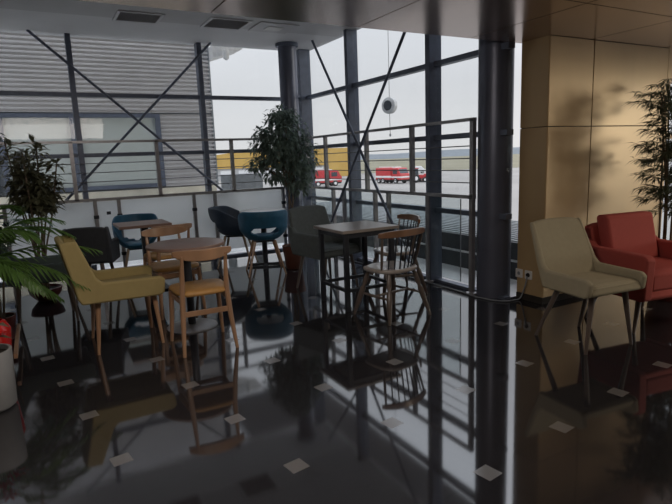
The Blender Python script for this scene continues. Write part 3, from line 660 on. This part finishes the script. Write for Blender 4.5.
# ================================================================= PLANTS
def rnd_unit():
    while True:
        v = Vector((random.uniform(-1, 1), random.uniform(-1, 1), random.uniform(-1, 1)))
        if .05 < v.length < 1: return v.normalized()
def pot(o, prof, m, soil_r, soil_z, name='pot'):
    MB().lathe(prof, 40).build(name, m, o, smooth=50); MB().lathe([(soil_r, soil_z-.03), (soil_r, soil_z)], 28).build('soil', MT['soil'], o)

# ficus in the corner
o = thing('ficus_tree', 'bushy green ficus tree in a brown pot by the window corner', 'potted tree', (2.79, 6.20, 0))
pot(o, [(.09, 0), (.10, .01), (.135, .26), (.14, .30), (.125, .30), (.12, .27), (.0, .27)], MT['potbrown'], .12, .28)
tr = MB(); 
for k in range(3):
    a = k*2.1; tr.tube(smooth_path([(.03*math.cos(a), .03*math.sin(a), .27), (.03*math.cos(a+2), .03*math.sin(a+2), .6), (.03*math.cos(a+4), .03*math.sin(a+4), 1.0), (.10*math.cos(a), .10*math.sin(a), 1.5), (.16*math.cos(a), .16*math.sin(a), 1.8)]), .012, 7, .005)
tr.build('trunk', MT['bark'], o)
lf = MB(); blobs = [((-.06, .02, 1.62), (.34, .30, .36)), ((-.24, .12, 1.55), (.20, .18, .24)), ((.15, -.08, 1.38), (.22, .18, .30)), ((-.06, 0, 1.90), (.19, .18, .13)), ((.10, -.04, 1.10), (.17, .14, .17)), ((-.36, .18, 1.33), (.13, .1, .10)), ((-.12, .06, 1.22), (.18, .14, .14))]
br = MB()
for c, s in blobs:
    n = int(3200*s[0]*s[1]*s[2]/.0324*.36)+70
    for i in range(n):
        d = rnd_unit(); k = random.random()**.45; p = Vector((c[0]+d.x*s[0]*k, c[1]+d.y*s[1]*k, c[2]+d.z*s[2]*k))
        e_ = (Vector((d.x, d.y, -.5+.6*d.z))+rnd_unit()*.6)
        lf.leaf(p, e_, (0, 0, 1), random.uniform(.065, .09), random.uniform(.032, .045), .3)
    for i in range(7):
        d = rnd_unit(); br.tube([(0, 0, 1.0+.2*random.random()), (c[0]*.6, c[1]*.6, c[2]-.08), (c[0]+d.x*s[0]*.8, c[1]+d.y*s[1]*.8, c[2]+d.z*s[2]*.8)], .006, 5, .002)
lf.build('foliage', MT['leaf'], o, smooth=0); br.build('branches', MT['bark'], o)

# dracaena-like tree at far left
o = thing('dracaena_tree', 'tall dark leaved plant in a dark red bowl pot at the far left window', 'potted tree', (-.03, 6.36, 0))
pot(o, [(.06, 0), (.09, .01), (.15, .08), (.165, .14), (.15, .145), (.14, .12), (0, .12)], MT['potred'], .14, .125)
st = MB(); tips = []
for k in range(10):
    a = k*2.4+.3; r = .10+.17*random.random(); zt = 1.12+.06*k
    p = [(.03*math.cos(a), .03*math.sin(a), .12), (.05*math.cos(a+.6), .05*math.sin(a+.6), .5), (r*.6*math.cos(a), r*.6*math.sin(a), .9), (r*math.cos(a), r*math.sin(a), zt)]
    st.tube(smooth_path(p), .011, 7, .007); tips.append(p)
st.build('stems', MT['bark'], o)
lf = MB()
for p in tips:
    b, c = Vector(p[2]), Vector(p[3])
    for i in range(100):
        t = random.random(); q = b.lerp(c, t)+Vector((random.uniform(-.03, .03), random.uniform(-.03, .03), .10*random.random())); a = random.uniform(0, 2*PI); el = random.uniform(-.5, .95)
        lf.leaf(q, (math.cos(a)*math.cos(el), math.sin(a)*math.cos(el), math.sin(el)), (0, 0, 1), random.uniform(.10, .17), random.uniform(.045, .065), .35)
lf.build('foliage', MT['darkleaf'], o, smooth=0)

def frond(parent, base, az, L, rise, droop, m, nl=24, ll=.20, lw=.022, name='frond', width_env=None):
    base = Vector(base); h = Vector((math.cos(az), math.sin(az), 0)); side = Vector((-h.y, h.x, 0)); pts = []
    for i in range(nl+1):
        t = i/nl; pts.append(base+h*(L*t)+Vector((0, 0, rise*math.sin(t*PI*.62)*1.06-droop*t*t)))
    mb = MB().tube(pts, .005, 5, .0015)
    for i in range(3, nl+1):
        t = i/nl; d = (pts[i]-pts[i-1]).normalized(); env = math.sin(PI*min(1, t*.82+.16))**.6
        for s in (-1, 1):
            ld = (side*s*(1.0-.55*t)+d*(.45+.7*t)+Vector((0, 0, -.12-.25*random.random()))).normalized()
            mb.leaf(pts[i], ld, (0, 0, 1), ll*env*random.uniform(.85, 1.1), lw, .22)
    return mb.build(name, m, parent, smooth=0)
# green palm, foreground left
o = thing('areca_palm', 'bright green arching palm with feathery fronds at the left edge', 'potted palm', (-.62, 4.42, 0))
pot(o, [(.10, 0), (.105, .01), (.14, .28), (.145, .30), (.13, .30), (.125, .27), (0, .27)], MT['potbrown'], .125, .28)
st = MB()
for k in range(8):
    a = k*.8; st.tube(smooth_path([(.04*math.cos(a), .04*math.sin(a), .27), (.05*math.cos(a), .05*math.sin(a), .5), (.07*math.cos(a), .07*math.sin(a), .70)]), .009, 6, .006)
st.build('stems', MT['cane'], o)
for az, L, rise, dr in ((-.05, .92, .20, .12), (-.30, .84, .16, .30), (.25, .80, .34, .16), (-.7, .70, .22, .3), (.9, .6, .36, .2), (-1.5, .5, .3, .3), (2.3, .6, .4, .2), (.05, .70, .34, .02), (-.15, .64, .10, .34), (3.4, .6, .4, .25), (-.45, .60, .34, .1), (.6, .55, .44, .05)):
    frond(o, (.06*math.cos(az), .06*math.sin(az), .68), az, L, rise, dr, MT['palmleaf'], ll=.24, lw=.026)
# pale fan palm by the dark green armchair
o = thing('fan_palm', 'small pale green palm in front of the dark grey green armchair', 'potted palm', (-.37, 5.08, 0))
pot(o, [(.08, 0), (.085, .01), (.11, .20), (.10, .20), (.095, .18), (0, .18)], MT['potred'], .095, .185)
MB().tube([(0, 0, .17), (.01, 0, .5), (.02, 0, .64)], .012, 7, .008).tube([(.02, .01, .17), (.05, .02, .45), (.07, .02, .6)], .01, 7, .006).build('stems', MT['bark'], o)
for az, L, rise, dr in ((.1, .42, .36, .06), (-.5, .36, .34, .1), (.9, .36, .36, .06), (2.2, .32, .3, .1), (3.6, .34, .34, .1), (-1.5, .34, .36, .1)):
    frond(o, (.03*math.cos(az), .03*math.sin(az), .62), az, L, rise, dr, MT['silverleaf'], nl=16, ll=.17, lw=.020)
# white pot with red anthurium, nearest at the left edge
o = thing('anthurium_plant', 'red flowered plant in a matt white cylindrical pot at the left edge', 'potted plant', (-.365, 3.59, 0))
pot(o, [(.10, 0), (.125, .02), (.135, .32), (.135, .35), (.12, .35), (.117, .32), (0, .32)], MT['potwhite'], .117, .325)
st = MB(); lv = MB()
for k in range(16):
    a = k*2.4; r = .03+.08*random.random(); z = .42+.14*random.random(); tip = Vector((r*math.cos(a), r*math.sin(a), z)); st.tube([(tip.x*.3, tip.y*.3, .32), tip], .004, 5, .003)
    if k % 2 == 0:
        pt = MB()
        for j in range(7): b = a+j*.9; pt.leaf(tip-Vector((0, 0, .003)), (math.cos(b), math.sin(b), .35), (0, 0, 1), .07, .022, .1)
        pt.build('flower', MT['redpetal'], o, smooth=0)
    else: lv.leaf(tip, (math.cos(a), math.sin(a), .1), (0, 0, 1), .09, .045, .3)
st.build('stems', MT['palmleaf'], o); lv.build('leaves', MT['darkleaf'], o, smooth=0)
o = thing('red_vessel', 'glossy red rounded vessel behind the white pot', 'vessel', (-.37, 4.02, 0))
MB().lathe([(.06, .0), (.09, .02), (.12, .28), (.125, .36), (.10, .41), (.08, .42), (.08, .38), (0, .38)], 32).build('vessel_body', MT['redpetal'], o)
# timber plant screen at the left edge
o = thing('timber_screen', 'reddish brown timber post screen at the far left edge', 'screen', (-.255, 4.19, 0))
for y in (0, .90): MB().bar((0, y, 0), (0, y, 1.45), .04, .04).build('post', MT['wood'], o, bevel=.004)
for z in (.10, 1.42): MB().bar((0, .02, z), (0, .88, z), .025, .035).build('crossbar', MT['wood'], o, bevel=.003)

# bamboo on the right
o = thing('bamboo_plant', 'tall potted bamboo with thin canes in the right corner behind the red armchair', 'potted bamboo', (4.93, 2.70, 0))
pot(o, [(.15, 0), (.155, .01), (.19, .34), (.195, .38), (.18, .38), (.175, .35), (0, .35)], MT['potred'], .175, .36)
lf = MB()
for k in range(11):
    a = k*2.4; r = .035+.10*(k % 4)/3; bx_, by_ = r*math.cos(a), r*math.sin(a); zt = 1.55+.5*random.random(); lx, ly = bx_+.22*math.cos(a)*random.random(), by_+.18*math.sin(a)*random.random()
    path = smooth_path([(bx_, by_, .35), (bx_*1.1, by_*1.1, .9), ((bx_+lx)/2, (by_+ly)/2, 1.4), (lx, ly, zt)])
    MB().tube(path, .011, 7, .004).build('cane', MT['cane'], o)
    for i in range(30):
        t = random.uniform(.30, 1); q = path[min(len(path)-1, int(t*(len(path)-1)))]; b = random.uniform(0, 2*PI); L = random.uniform(.10, .24)
        tip = q+Vector((math.cos(b)*L, math.sin(b)*L, random.uniform(-.02, .10))); lf.tube([q, tip], .002, 4, .001)
        for j in range(13):
            c = b+random.uniform(-1.1, 1.1); s_ = q.lerp(tip, random.uniform(.35, 1))
            lf.leaf(s_, (math.cos(c), math.sin(c), random.uniform(-.7, .35)), (0, 0, 1), random.uniform(.08, .13), random.uniform(.011, .016), .2)
lf.build('foliage', MT['bamboo'], o, smooth=0)
